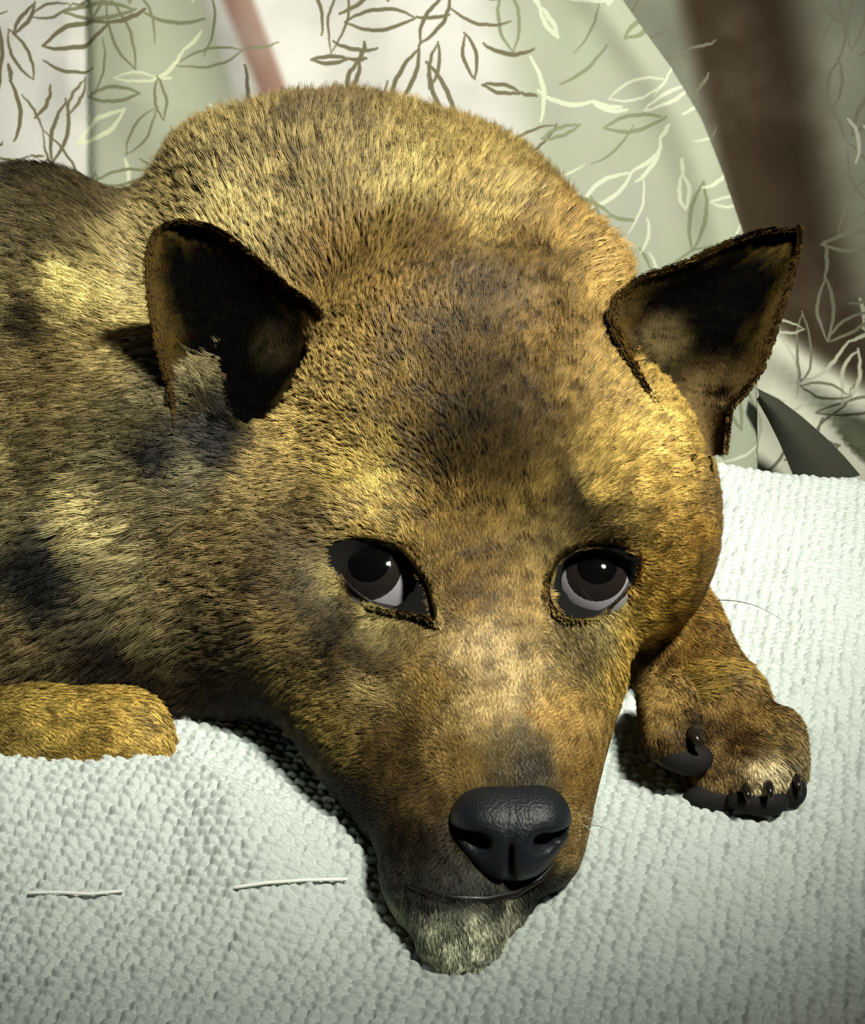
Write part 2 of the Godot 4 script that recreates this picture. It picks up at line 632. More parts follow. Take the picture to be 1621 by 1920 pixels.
# ---------------------------------------------------------------- the dog
var dogf: Field
var dog_root: Node3D
func px(d: float) -> float: return d / F
func cn(f: Field, x1: float, y1: float, d1: float, r1: float, x2: float, y2: float, d2: float, r2: float, soft := 0.012) -> void:
	f.cone(cs(x1, y1, d1), cs(x2, y2, d2), r1 * d1 / F, r2 * d2 / F, soft)
func eg(f: Field, x: float, y: float, d: float, rx: float, ry: float, rz: float, soft := 0.012) -> void:
	f.egg(cs(x, y, d), Vector3(rx * d / F, ry * d / F, rz), soft)
func shape_dog() -> Field:
	var f := Field.new()
	# trunk behind the head, the shoulder at the left, the hind part out of the frame
	eg(f, 690, 650, 0.74, 455, 415, 0.10, 0.02)
	eg(f, 490, 590, 0.72, 260, 330, 0.08, 0.03)
	eg(f, 60, 740, 0.70, 300, 420, 0.09, 0.03)
	cn(f, -250, 800, 0.74, 400, -700, 800, 0.78, 380, 0.03)
	cn(f, 885, 650, 0.64, 290, 720, 640, 0.70, 360, 0.04)      # neck
	cn(f, 430, 900, 0.615, 300, 130, 1000, 0.64, 330, 0.03)    # ruff
	cn(f, 400, 1150, 0.60, 250, 100, 1130, 0.63, 260, 0.03)    # chest
	# skull, cheeks, brows
	eg(f, 880, 830, 0.575, 355, 350, 0.070, 0.03)
	eg(f, 1175, 980, 0.555, 165, 230, 0.045, 0.035)
	eg(f, 600, 1120, 0.56, 220, 230, 0.050, 0.03)
	eg(f, 715, 968, 0.525, 115, 65, 0.017, 0.014)
	eg(f, 1105, 975, 0.527, 95, 60, 0.016, 0.014)
	eg(f, 905, 940, 0.53, 130, 190, 0.025, 0.02)
	# muzzle, jowls, jaw
	cn(f, 895, 1180, 0.525, 190, 945, 1500, 0.475, 110, 0.02)
	cn(f, 760, 1330, 0.53, 205, 845, 1560, 0.494, 142, 0.02)
	cn(f, 1030, 1270, 0.53, 140, 985, 1540, 0.482, 112, 0.02)
	eg(f, 850, 1620, 0.478, 105, 62, 0.016, 0.006)      # upper lips under the nose
	eg(f, 985, 1610, 0.475, 95, 62, 0.016, 0.006)
	cn(f, 850, 1480, 0.505, 150, 865, 1640, 0.478, 150, 0.003)
	cn(f, 865, 1640, 0.474, 150, 862, 1745, 0.458, 88, 0.004)
	# right foreleg and paw, from under the cheek
	cn(f, 1230, 1180, 0.60, 120, 1330, 1330, 0.555, 100, 0.01)
	cn(f, 1330, 1330, 0.555, 100, 1395, 1410, 0.537, 88, 0.01)
	cn(f, 1248, 1310, 0.530, 55, 1262, 1378, 0.514, 60, 0.002)
	cn(f, 1340, 1390, 0.537, 58, 1345, 1456, 0.519, 54, 0.003)
	cn(f, 1400, 1400, 0.530, 66, 1415, 1455, 0.512, 56, 0.004)
	cn(f, 1450, 1380, 0.535, 60, 1465, 1440, 0.520, 50, 0.004)
	# left forearm
	cn(f, -350, 1435, 0.552, 120, 60, 1408, 0.545, 118, 0.005)
	cn(f, 60, 1408, 0.545, 118, 215, 1400, 0.540, 112, 0.005)
	# eye sockets, each set by the face there
	for q in [LE, RE]: eye_d.append(hit(f, q.x, q.y))
	print("eye depths ", eye_d)
	f.carve(cs(714, 1086, eye_d[0]), Vector3(0.0155, 0.0115, 0.010), 0.002)
	f.carve(cs(1113, 1090, eye_d[1]), Vector3(0.0140, 0.0110, 0.010), 0.002)
	# the hollow of the left ear
	ear_d = hit(f, 480, 720)
	print("ear depth ", ear_d)
	f.carve(cs(470, 680, ear_d), Vector3(0.024, 0.026, 0.018), 0.004)
	return f
var eye_d := []
var ear_d := 0.5

# ---- the coat: colour (partly with light and shade painted in) and lie of the hair at places on the body
var tint_at := []       # [px, py, r, g, b]
var lie_at := []        # [px, py, dx, dy, millimetres, lift]
func coat_maps() -> void:
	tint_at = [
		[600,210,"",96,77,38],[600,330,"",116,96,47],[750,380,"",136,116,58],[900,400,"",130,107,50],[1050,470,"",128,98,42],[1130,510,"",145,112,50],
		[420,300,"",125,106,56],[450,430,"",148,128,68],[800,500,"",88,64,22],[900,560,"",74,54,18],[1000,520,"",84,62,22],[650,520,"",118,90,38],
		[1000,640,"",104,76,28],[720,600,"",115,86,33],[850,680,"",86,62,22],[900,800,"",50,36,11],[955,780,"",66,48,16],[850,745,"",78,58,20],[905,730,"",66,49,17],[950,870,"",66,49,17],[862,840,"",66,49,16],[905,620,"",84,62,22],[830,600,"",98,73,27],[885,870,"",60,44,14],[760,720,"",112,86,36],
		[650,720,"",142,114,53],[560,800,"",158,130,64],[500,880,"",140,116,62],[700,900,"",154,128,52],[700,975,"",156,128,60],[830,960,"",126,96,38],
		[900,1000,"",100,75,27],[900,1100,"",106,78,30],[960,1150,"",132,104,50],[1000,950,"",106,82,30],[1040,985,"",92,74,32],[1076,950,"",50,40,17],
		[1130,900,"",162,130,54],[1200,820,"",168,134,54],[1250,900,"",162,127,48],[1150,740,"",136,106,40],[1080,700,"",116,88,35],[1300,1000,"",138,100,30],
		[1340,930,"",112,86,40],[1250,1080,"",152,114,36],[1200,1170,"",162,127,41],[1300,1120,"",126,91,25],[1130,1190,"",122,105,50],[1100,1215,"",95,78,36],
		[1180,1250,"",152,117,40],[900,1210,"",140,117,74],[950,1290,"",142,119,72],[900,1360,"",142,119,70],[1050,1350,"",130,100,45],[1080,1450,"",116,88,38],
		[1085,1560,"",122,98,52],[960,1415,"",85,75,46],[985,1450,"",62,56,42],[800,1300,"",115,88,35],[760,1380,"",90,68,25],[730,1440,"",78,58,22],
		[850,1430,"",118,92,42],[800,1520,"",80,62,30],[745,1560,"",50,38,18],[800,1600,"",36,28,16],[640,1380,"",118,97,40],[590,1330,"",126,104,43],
		[560,1290,"",110,92,42],[590,1450,"",100,84,38],[640,1190,"",50,37,16],[600,1130,"",66,52,24],[690,1245,"",64,50,22],[700,1290,"",132,110,58],  # the dark tint under the left eye paints a shadow
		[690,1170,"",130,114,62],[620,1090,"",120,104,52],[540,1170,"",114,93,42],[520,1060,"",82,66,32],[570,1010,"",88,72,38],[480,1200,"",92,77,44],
		[450,1000,"",114,95,50],[380,1080,"",104,88,50],[420,1280,"",56,46,26],[480,1330,"",34,27,15],[520,1385,"",16,13,8],[300,1160,"",92,82,48],  # near-black tints paint the shadow below the left cheek
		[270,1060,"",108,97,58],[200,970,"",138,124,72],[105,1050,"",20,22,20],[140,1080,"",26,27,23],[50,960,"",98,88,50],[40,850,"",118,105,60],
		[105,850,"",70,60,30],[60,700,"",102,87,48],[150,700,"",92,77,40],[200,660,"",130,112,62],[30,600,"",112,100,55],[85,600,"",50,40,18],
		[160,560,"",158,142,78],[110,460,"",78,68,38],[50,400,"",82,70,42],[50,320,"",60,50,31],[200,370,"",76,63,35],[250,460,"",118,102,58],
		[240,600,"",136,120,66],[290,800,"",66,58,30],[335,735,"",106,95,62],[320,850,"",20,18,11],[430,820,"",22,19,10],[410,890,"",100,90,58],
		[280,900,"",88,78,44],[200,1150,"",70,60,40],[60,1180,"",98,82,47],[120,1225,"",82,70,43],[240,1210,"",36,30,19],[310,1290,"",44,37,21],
		[890,1730,"",172,174,138],[800,1760,"",172,176,140],[960,1720,"",160,160,130],[870,1800,"",178,182,148],[740,1710,"",165,170,135],[650,1560,"",28,24,14],[590,1480,"",40,32,16],[560,1440,"",30,25,14],[700,1600,"",30,25,14],[640,1500,"",34,27,14],  # near-black tints beside the muzzle: painted contact shadow and dark lip
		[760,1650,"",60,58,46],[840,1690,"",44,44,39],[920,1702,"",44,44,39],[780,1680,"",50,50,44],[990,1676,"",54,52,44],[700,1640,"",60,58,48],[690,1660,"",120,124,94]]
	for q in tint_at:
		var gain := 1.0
		if q[0] > 780 and q[0] < 1100 and q[1] > 1180 and q[1] < 1625: gain = 1.14  # muzzle tints brightened, light painted into the fur
		elif q[0] < 420 and q[1] < 1240: gain = 1.16  # left side brightened in colour where the lamp dims
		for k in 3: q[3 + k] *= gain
	lie_at = [
		[600,220,0,-1,18,.7,""],[420,300,-.5,-.85,18,.65,""],[1000,350,.45,-.85,16,.65,""],[1150,480,.8,-.55,17,.65,""],[750,400,0,-1,13,.5,""],[900,520,.1,-1,9,.4,""],
		[500,420,-.4,-.9,12,.4,""],[300,420,-.75,-.5,12,.35,""],[100,400,-.95,.2,12,.3,""],[50,320,-.9,-.2,9,.3,""],[50,600,-1,.1,14,.3,""],[150,560,-1,.25,14,.35,""],[250,700,-1,.1,10,.3,""],
		[100,800,-.9,.3,14,.3,""],[400,1000,-1,.05,12,.3,""],[200,1000,-1,.3,15,.32,""],[100,1100,-.8,.5,14,.3,""],[300,1200,-.8,.55,14,.3,""],[450,1150,-1,.2,10,.3,""],
		[560,950,-1,-.05,8,.28,""],[600,820,-1,-.15,7,.28,""],[650,720,-.6,-.7,6,.3,""],[750,780,-.45,-.85,5.5,.3,""],[720,920,-.7,-.6,5,.25,""],[900,850,0,-1,7,.35,""],
		[1000,800,.4,-.9,5.5,.3,""],[1000,650,.2,-1,7,.35,""],[800,620,-.2,-1,7,.35,""],[1150,800,.7,-.6,5.5,.3,""],[1200,900,.9,-.3,6,.3,""],[1310,1000,.9,-.1,6,.3,""],
		[1250,1150,.8,.2,6,.3,""],[1180,1220,.5,.5,5,.25,""],[900,1050,0,-1,3.5,.25,""],[900,1200,0,-1,2.8,.22,""],[950,1350,0,-1,2.3,.2,""],[960,1430,0,-1,1.8,.2,""],
		[800,1300,-.5,-.6,3.5,.22,""],[700,1300,-1,-.1,5,.25,""],[620,1250,-1,.2,6,.28,""],[590,1390,-.8,.4,6,.28,""],[750,1450,-.7,-.1,3.5,.22,""],[820,1550,-.5,.3,2.5,.2,""],
		[1050,1350,.6,-.3,2.5,.2,""],[1080,1500,.5,.1,2.2,.2,""],[880,1720,0,.7,4,.25,""],[640,1130,-.7,.3,3.5,.22,""],[760,1180,-.5,.6,2.5,.2,""],[1100,1210,.3,.7,3.5,.22,""],[480,1350,-.5,.8,8,.3,""]]
var leg_tint := [
	[1280,1220,"",118,84,28],[1330,1290,"",130,96,40],[1250,1290,"",140,108,50],[1240,1345,"",124,96,42],[1300,1370,"",62,44,18],[1400,1350,"",126,94,40],[1350,1430,"",130,100,52],  # shade of the groove between the toes painted in as a dark tint
	[1470,1390,"",118,94,46],[1430,1450,"",190,172,124],[1470,1455,"",186,170,125],[1390,1385,"",96,68,28],[1490,1440,"",124,104,60]]
var arm_tint := [[100,1340,"",168,138,54],[260,1340,"",172,138,54],[30,1400,"",138,114,46],[150,1400,"",160,128,50],[300,1400,"",150,120,46]]
var leg_lie := [[1290,1220,.35,.9,4.5,.22,""],[1350,1350,.35,.9,3.5,.22,""],[1430,1440,.3,.9,4,.25,""],[1250,1330,-.1,1,3.5,.22,""]]
var arm_lie := [[100,1350,.7,.35,5,.25,""],[260,1340,.8,.35,5,.25,""]]

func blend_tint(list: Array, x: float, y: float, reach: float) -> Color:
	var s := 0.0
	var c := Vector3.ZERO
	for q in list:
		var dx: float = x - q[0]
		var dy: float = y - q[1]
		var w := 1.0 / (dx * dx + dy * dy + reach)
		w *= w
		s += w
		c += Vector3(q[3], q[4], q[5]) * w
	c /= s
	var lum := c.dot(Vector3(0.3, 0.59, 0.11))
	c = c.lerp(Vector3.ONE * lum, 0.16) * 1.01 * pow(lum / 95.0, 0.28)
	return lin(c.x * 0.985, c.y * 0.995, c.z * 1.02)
func blend_lie(list: Array, x: float, y: float) -> Array:
	var s := 0.0
	var t := Vector2.ZERO
	var l := Vector2.ZERO
	for q in list:
		var dx: float = x - q[0]
		var dy: float = y - q[1]
		var w := 1.0 / (dx * dx + dy * dy + 900.0)
		w *= w
		s += w
		t += Vector2(q[2], q[3]) * w
		l += Vector2(q[4], q[5]) * w
	return [t.normalized(), l / s]

var LE := Vector2(714, 1086)
var RE := Vector2(1113, 1090)
func lid(right: bool) -> Array:
	if right:
		return [[1042,1098],[1051,1068],[1070,1046],[1098,1033],[1137,1029],[1167,1037],[1186,1054],[1180,1086],[1163,1116],[1133,1141],[1098,1149],[1064,1145],[1045,1125]]
	return [[628,1040],[645,1022],[671,1019],[710,1023],[740,1036],[768,1064],[790,1103],[800,1152],[775,1142],[731,1135],[692,1124],[662,1102],[641,1077]]
func in_lid(x: float, y: float, grow: float) -> bool:
	for right in [false, true]:
		var c: Vector2 = RE if right else LE
		if absf(x - c.x) > 130 or absf(y - c.y) > 110: continue
		var pg := PackedVector2Array()
		for q in lid(right): pg.append(c + (Vector2(q[0], q[1]) - c) * grow)
		if Geometry2D.is_point_in_polygon(Vector2(x, y), pg): return true
	return false

func strand_mesh(strands: int, spread: float, width: float, seed_: int) -> ArrayMesh:   # a lock of tapering hairs, one long, y along the hair, z out of the skin
	var r := RandomNumberGenerator.new()
	r.seed = seed_
	var v := PackedVector3Array()
	var n := PackedVector3Array()
	var c := PackedColorArray()
	var idx := PackedInt32Array()
	for s in strands:
		var root := Vector3(r.randf_range(-1, 1) * spread, r.randf_range(-0.25, 0.25), r.randf_range(-0.6, 0.3) * spread)
		var tip := Vector3(root.x * r.randf_range(0.3, 0.8) + r.randf_range(-0.6, 0.6) * spread, r.randf_range(0.7, 1.1), root.z + r.randf_range(-0.3, 0.5) * spread)
		var roll := r.randf_range(-0.9, 0.9)
		var side := Vector3(cos(roll), 0, sin(roll))
		var up := Vector3(-sin(roll) * 0.5, 0.12, cos(roll)).normalized()
		var w := width * r.randf_range(0.6, 1.2)
		var shade := r.randf_range(0.72, 1.22)
		var o := v.size()
		for i in 4:
			var t := i / 3.0
			var p := root.lerp(tip, t) + Vector3(0, 0, 0.14 * sin(PI * t) - 0.10 * t * t)
			var hw: float = w * [0.8, 1.0, 0.75, 0.06][i]
			for e in [-1.0, 1.0]:
				v.append(p + side * hw * e)
				n.append((up + side * e * 0.45).normalized())
				var q: float = shade * [0.72, 0.9, 1.05, 1.15][i]
				c.append(Color(q, q, q))
		for i in 3:
			var a := o + i * 2
			idx.append_array([a, a + 2, a + 3, a, a + 3, a + 1])
	return arrays(v, n, idx, c)

func dog() -> void:
	var t0 := Time.get_ticks_msec()
	coat_maps()
	dogf = shape_dog()
	dog_root = base("dog", wd(cs(880, 1760, 0.47)) * Vector3(1, 0, 1))
	tag(dog_root, "golden brown dog with dark ears lying with its chin on the white knitted blanket", "dog")
	var cell := 0.0035
	var g := nets(dogf, cs(810, 960, 0.6) + Vector3(-0.40, -0.17, -0.17), cs(810, 960, 0.6) + Vector3(0.20, 0.21, 0.27), cell)
	var v: PackedVector3Array = g[0]
	var idx: PackedInt32Array = g[1]
	print("dog nets ", v.size(), " ", Time.get_ticks_msec() - t0)
	# attributes at the vertices
	var w := PackedVector3Array()
	w.resize(v.size())
	for i in v.size(): w[i] = wd(v[i])
	var nrm := normals_of(w, idx)
	var tints := PackedColorArray()
	var lies := PackedVector3Array()      # hair direction in the world
	var lens := PackedVector2Array()
	var px_ := PackedVector2Array()
	var X := wdir(Vector3(1, 0, 0))
	var Y := wdir(Vector3(0, 1, 0))
	for i in v.size():
		var p := v[i]
		var x := p.x / p.z * F + 810.5
		var y := 960.0 - p.y / p.z * F
		px_.append(Vector2(x, y))
		var where := 0
		if y > 1160 and x > 1130:
			var dl := minf(minf(dogf.one(20, p), dogf.one(21, p)), minf(dogf.one(22, p), minf(dogf.one(23, p), minf(dogf.one(24, p), dogf.one(25, p)))))
			if dl < 0.002 and x > 1180: where = 1
		elif y > 1200 and x < 420:
			if minf(dogf.one(26, p), dogf.one(27, p)) < 0.002: where = 2
		var tl: Array = [tint_at, leg_tint, arm_tint][where]
		var ll: Array = [lie_at, leg_lie, arm_lie][where]
		var wx := noise.get_noise_3d(p.x * 45.0, p.y * 45.0, p.z * 45.0) * 34.0 + noise.get_noise_3d(p.x * 130.0, p.y * 130.0, 5.0) * 16.0
		var wy := noise.get_noise_3d(p.x * 45.0, p.y * 45.0, p.z * 45.0 + 40.0) * 34.0 + noise.get_noise_3d(p.x * 130.0, p.y * 130.0, 45.0) * 16.0
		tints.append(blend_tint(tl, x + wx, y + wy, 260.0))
		var q := blend_lie(ll, x, y)
		var t: Vector2 = q[0]
		lies.append(X * t.x - Y * t.y)
		lens.append(q[1])
	var skin := PackedColorArray()
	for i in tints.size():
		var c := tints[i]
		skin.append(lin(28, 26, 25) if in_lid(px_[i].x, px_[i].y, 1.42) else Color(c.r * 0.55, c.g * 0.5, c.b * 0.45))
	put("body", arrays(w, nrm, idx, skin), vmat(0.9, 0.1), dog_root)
	print("dog skin ", Time.get_ticks_msec() - t0)
	eyes()
	nose()
	ears()
	paw_details()
	whiskers()
	coat(w, nrm, idx, tints, lies, lens, px_, 1.0, dog_root, 0)
	print("dog all ", Time.get_ticks_msec() - t0)

func near_lip(q: Vector2) -> bool:
	for i in lip.size() - 1:
		var a := Vector2(lip[i][0], lip[i][1])
		var b := Vector2(lip[i + 1][0], lip[i + 1][1])
		if Geometry2D.get_closest_point_to_segment(q, a, b).distance_to(q) < 8.0: return true
	return false
var hair_mat: StandardMaterial3D
var soft_hair: StandardMaterial3D
# hair on a mesh: locks strewn over the triangles
func coat(w: PackedVector3Array, nrm: PackedVector3Array, idx: PackedInt32Array, tints: PackedColorArray, lies: PackedVector3Array, lens: PackedVector2Array, px_: PackedVector2Array, dense: float, parent: Node3D, mode: int) -> void:
	if hair_mat == null: hair_mat = vmat(0.55, 0.3)
	if soft_hair == null: soft_hair = vmat(0.95, 0.08)
	var cam := Vector3(0, CAM_Y, 0)
	var at: Array[Transform3D] = []
	var cols := PackedColorArray()
	var clump := FastNoiseLite.new()
	clump.seed = 21
	clump.frequency = 130.0
	clump.fractal_octaves = 2
	var streak := FastNoiseLite.new()
	streak.seed = 4
	streak.frequency = 1.0
	for i in range(0, idx.size(), 3):
		var a := idx[i]
		var b := idx[i + 1]
		var c := idx[i + 2]
		var wa := w[a]
		var nn := nrm[a]
		if wa.y < 0.004 or nn.y < -0.75: continue
		var area := (w[b] - wa).cross(w[c] - wa).length() * 0.5
		var toward := (cam - wa).normalized().dot(nn)
		var ln := lens[a].x
		var rate := dense * 4.8e6 / pow(ln + 1.0, 0.75)     # locks per square metre
		if toward < -0.35 or px_[a].x < -150: rate *= 0.22
		var want := area * rate
		var count := int(want) + (1 if rng.randf() < want - int(want) else 0)
		for k in count:
			var u := rng.randf()
			var s := rng.randf()
			if u + s > 1.0:
				u = 1.0 - u
				s = 1.0 - s
			var p := wa + (w[b] - wa) * u + (w[c] - wa) * s
			var q := px_[a] + (px_[b] - px_[a]) * u + (px_[c] - px_[a]) * s
			if mode == 0:
				if in_lid(q.x, q.y, 1.15): continue
				if q.y > 1600 and q.y < 1700 and near_lip(q): continue
				if toward > 0 and pow(absf(q.x - 957) / 100.0, 2.5) + pow(absf(q.y - 1555) / 80.0, 2.5) < 1.0: continue
			var n := (nrm[a] * (1.0 - u - s) + nrm[b] * u + nrm[c] * s).normalized()
			var dir := lies[a] * (1.0 - u - s) + lies[b] * u + lies[c] * s
			var le := lens[a] * (1.0 - u - s) + lens[b] * u + lens[c] * s
			dir = dir - n * dir.dot(n)
			if dir.length() < 0.05: dir = n.cross(Vector3.RIGHT)
			dir = dir.normalized()
			var side := dir.cross(n)
			var cl := clump.get_noise_3d(p.x, p.y, p.z)
			var lift := le.y * rng.randf_range(0.5, 1.5)
			dir = (dir + side * (rng.randf_range(-0.25, 0.25) + cl * 0.75) + n * lift).normalized()
			var z := (n - dir * n.dot(dir)).normalized()
			var x := dir.cross(z)
			var l := le.x * 0.001 * rng.randf_range(0.75, 1.25)
			var thick := 0.00115 + 0.00004 * le.x
			at.append(Transform3D(x * thick, dir * l, z * thick, p - n * 0.0006))
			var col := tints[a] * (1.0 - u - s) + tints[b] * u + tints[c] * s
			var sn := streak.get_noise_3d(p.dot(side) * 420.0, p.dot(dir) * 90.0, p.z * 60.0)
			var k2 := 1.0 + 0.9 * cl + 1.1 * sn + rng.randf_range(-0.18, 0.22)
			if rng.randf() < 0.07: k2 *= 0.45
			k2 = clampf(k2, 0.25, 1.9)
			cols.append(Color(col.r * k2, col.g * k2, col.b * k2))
	var mm := MultiMesh.new()
	mm.transform_format = MultiMesh.TRANSFORM_3D
	mm.use_colors = true
	mm.mesh = strand_mesh(6, 1.0, 0.22, 9)
	mm.instance_count = at.size()
	var off := parent.position
	var up: Node = parent.get_parent()
	while up != self:
		off += up.position
		up = up.get_parent()
	for i in at.size():
		var t := at[i]
		t.origin -= off
		mm.set_instance_transform(i, t)
		mm.set_instance_color(i, cols[i])
	var o := MultiMeshInstance3D.new()
	o.name = "fur"
	o.multimesh = mm
	o.material_override = hair_mat if mode == 0 else soft_hair
	o.set_meta("kind", "stuff")
	parent.add_child(o, true)
	print("locks ", at.size())

func cap(c: Vector3, r: float, axis: Vector3, half: float, col: Color) -> ArrayMesh:    # a round patch of a ball
	var s := axis.cross(Vector3.UP).normalized()
	var b := axis.cross(s)
	var p := PackedVector3Array()
	for i in 9:
		var t := half * i / 8.0
		for j in 33:
			var w := TAU * j / 32.0
			p.append(c + (axis * cos(t) + (s * cos(w) + b * sin(w)) * sin(t)) * r)
	return sheet(p, 33)

func eyes() -> void:
	for right in [false, true]:
		var c2: Vector2 = RE if right else LE
		var ds: float = eye_d[1 if right else 0]
		var r := 0.0175 if right else 0.0185
		var centre := cs(c2.x + (0.0 if right else -4.0), c2.y, ds + r - 0.0008)
		var cw := wd(centre)
		var root := base_under("eye", cw, dog_root)
		var ball := SphereMesh.new()
		ball.radius = r
		ball.height = r * 2
		ball.radial_segments = 48
		ball.rings = 24
		var o := put("eyeball", ball, mat(122, 120, 125, 0.10, 0.6), root)
		o.position = Vector3.ZERO
		var to: Vector2 = Vector2(1120, 1066) if right else Vector2(689, 1060)
		# the iris looks up and to the side
		var dirc := ball_point(to, centre, r) - centre
		var axis := wdir(dirc.normalized()).normalized()
		put("iris", cap(cw, r * 1.012, axis, 0.68, Color()), mat(27, 23, 21, 0.06, 0.6), root)
		put("pupil", cap(cw, r * 1.024, (axis + Vector3(0, 0.16, 0)).normalized(), 0.42, Color()), mat(5, 5, 6, 0.04, 0.6), root)
		# the lids: dark at the rim, running out under the hair of the face
		var outline := lid(right)
		var nn := outline.size()
		var p := PackedVector3Array()
		var col := PackedColorArray()
		var ring := []
		var tl := PackedColorArray()
		var ll := PackedVector3Array()
		var ln := PackedVector2Array()
		var pp := PackedVector2Array()
		for i in nn * 4 + 1:
			var k := (i / 4) % nn
			var t := (i % 4) / 4.0
			var a: Array = outline[k]
			var b: Array = outline[(k + 1) % nn]
			var z: Array = outline[(k - 1 + nn) % nn]
			var d: Array = outline[(k + 2) % nn]
			ring.append(Vector2(a[0], a[1]).cubic_interpolate(Vector2(b[0], b[1]), Vector2(z[0], z[1]), Vector2(d[0], d[1]), t))
		for j in 7:
			var grow: float = [0.84, 0.97, 1.0, 1.07, 1.15, 1.27, 1.42][j]
			for q: Vector2 in ring:
				var at: Vector2 = c2 + (q - c2) * grow
				var on_ball := minf(ball_point(at, centre, r).z, ds + 0.006)
				var face := hit(dogf, c2.x + (q.x - c2.x) * 1.45, c2.y + (q.y - c2.y) * 1.45, 0.4)
				var d: float = on_ball - [-0.0040, -0.0006, 0.0005, 0.0010, 0.0010, 0.0, 0.0][j]
				if j > 3: d = lerpf(minf(on_ball - 0.0009, face), face + 0.0012, (j - 3) / 3.0)
				p.append(wd(cs(at.x, at.y, d)))
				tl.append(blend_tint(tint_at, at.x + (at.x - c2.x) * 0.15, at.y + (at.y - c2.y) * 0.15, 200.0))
				var lq := blend_lie(lie_at, at.x, at.y)
				var out := (at - c2).normalized()
				var go: Vector2 = (lq[0] * 0.6 + out).normalized()
				ll.append(wdir(Vector3(1, 0, 0)) * go.x - wdir(Vector3(0, 1, 0)) * go.y)
				ln.append(Vector2([0.0, 0.0, 0.0, 0.9, 1.8, 2.6, 3.2][j], 0.22))
				pp.append(at)
				col.append(lin(30, 28, 27).lerp(lin(96, 78, 40), clampf((j - 4) / 2.0, 0.0, 1.0)))
		var lm := vmat(0.5, 0.35)
		lm.cull_mode = BaseMaterial3D.CULL_DISABLED
		var lids := put("eyelid", sheet(p, ring.size(), false, col), lm, root)
		var idx := PackedInt32Array()
		var rn := ring.size()
		for j in range(3, 6):
			for i in rn - 1:
				var a := j * rn + i
				idx.append_array([a, a + rn, a + rn + 1, a, a + rn + 1, a + 1])
		var ln3 := normals_of(p, idx)
		if ln3[4 * rn].dot(Vector3(0, CAM_Y, 0) - p[4 * rn]) < 0.0:
			for i in range(0, idx.size(), 3):
				var t2 := idx[i + 1]
				idx[i + 1] = idx[i + 2]
				idx[i + 2] = t2
			ln3 = normals_of(p, idx)
			lids.mesh = sheet(p, rn, true, col)
		coat(p, ln3, idx, tl, ll, ln, pp, 1.0, root, 1)
func ball_point(q: Vector2, centre: Vector3, r: float) -> Vector3:
	var ray := cs(q.x, q.y, 1.0).normalized()
	var tca := centre.dot(ray)
	var d2 := centre.length_squared() - tca * tca
	return ray * (tca - sqrt(maxf(r * r - d2, 0.0)))
func base_under(called: String, at: Vector3, parent: Node3D) -> Node3D:
	var o := Node3D.new()
	o.name = called
	parent.add_child(o, true)
	o.position = at - parent.position
	return o

func nose() -> void:
	var f := Field.new()
	var d := hit(dogf, 955, 1520) - 0.005
	print("muzzle depth ", d)
	eg(f, 958, 1548, d + 0.012, 104, 80, 0.017, 0.006)
	eg(f, 905, 1535, d + 0.011, 58, 52, 0.013, 0.006)
	eg(f, 1012, 1530, d + 0.011, 52, 52, 0.013, 0.006)
	eg(f, 955, 1610, d + 0.009, 62, 34, 0.010, 0.008)
	f.carve(cs(898, 1580, d - 0.001), Vector3(0.0038, 0.0028, 0.006), 0.004)
	f.carve(cs(1020, 1580, d - 0.001), Vector3(0.0036, 0.0028, 0.006), 0.004)
	f.carve(cs(866, 1560, d + 0.006), Vector3(0.005, 0.0016, 0.008), 0.002)
	f.carve(cs(1050, 1560, d + 0.006), Vector3(0.004, 0.0016, 0.008), 0.002)
	f.carve(cs(957, 1620, d - 0.001), Vector3(0.0006, 0.008, 0.0035), 0.003)
	var c := cs(955, 1550, d + 0.01)
	var g := nets(f, c - Vector3(0.03, 0.026, 0.03), c + Vector3(0.03, 0.026, 0.03), 0.0007)
	var m := mat(21, 26, 32, 0.5, 0.5)
	var bump := NoiseTexture2D.new()
	var cell := FastNoiseLite.new()
	cell.noise_type = FastNoiseLite.TYPE_CELLULAR
	cell.frequency = 0.06
	bump.width = 256
	bump.height = 256
	bump.seamless = true
	bump.noise = cell
	m.heightmap_enabled = true
	m.heightmap_texture = bump
	m.heightmap_scale = 0.03
	m.uv1_triplanar = true
	m.uv1_scale = Vector3.ONE * 60.0
	put("nose", world_mesh(g[0], g[1]), m, dog_root)

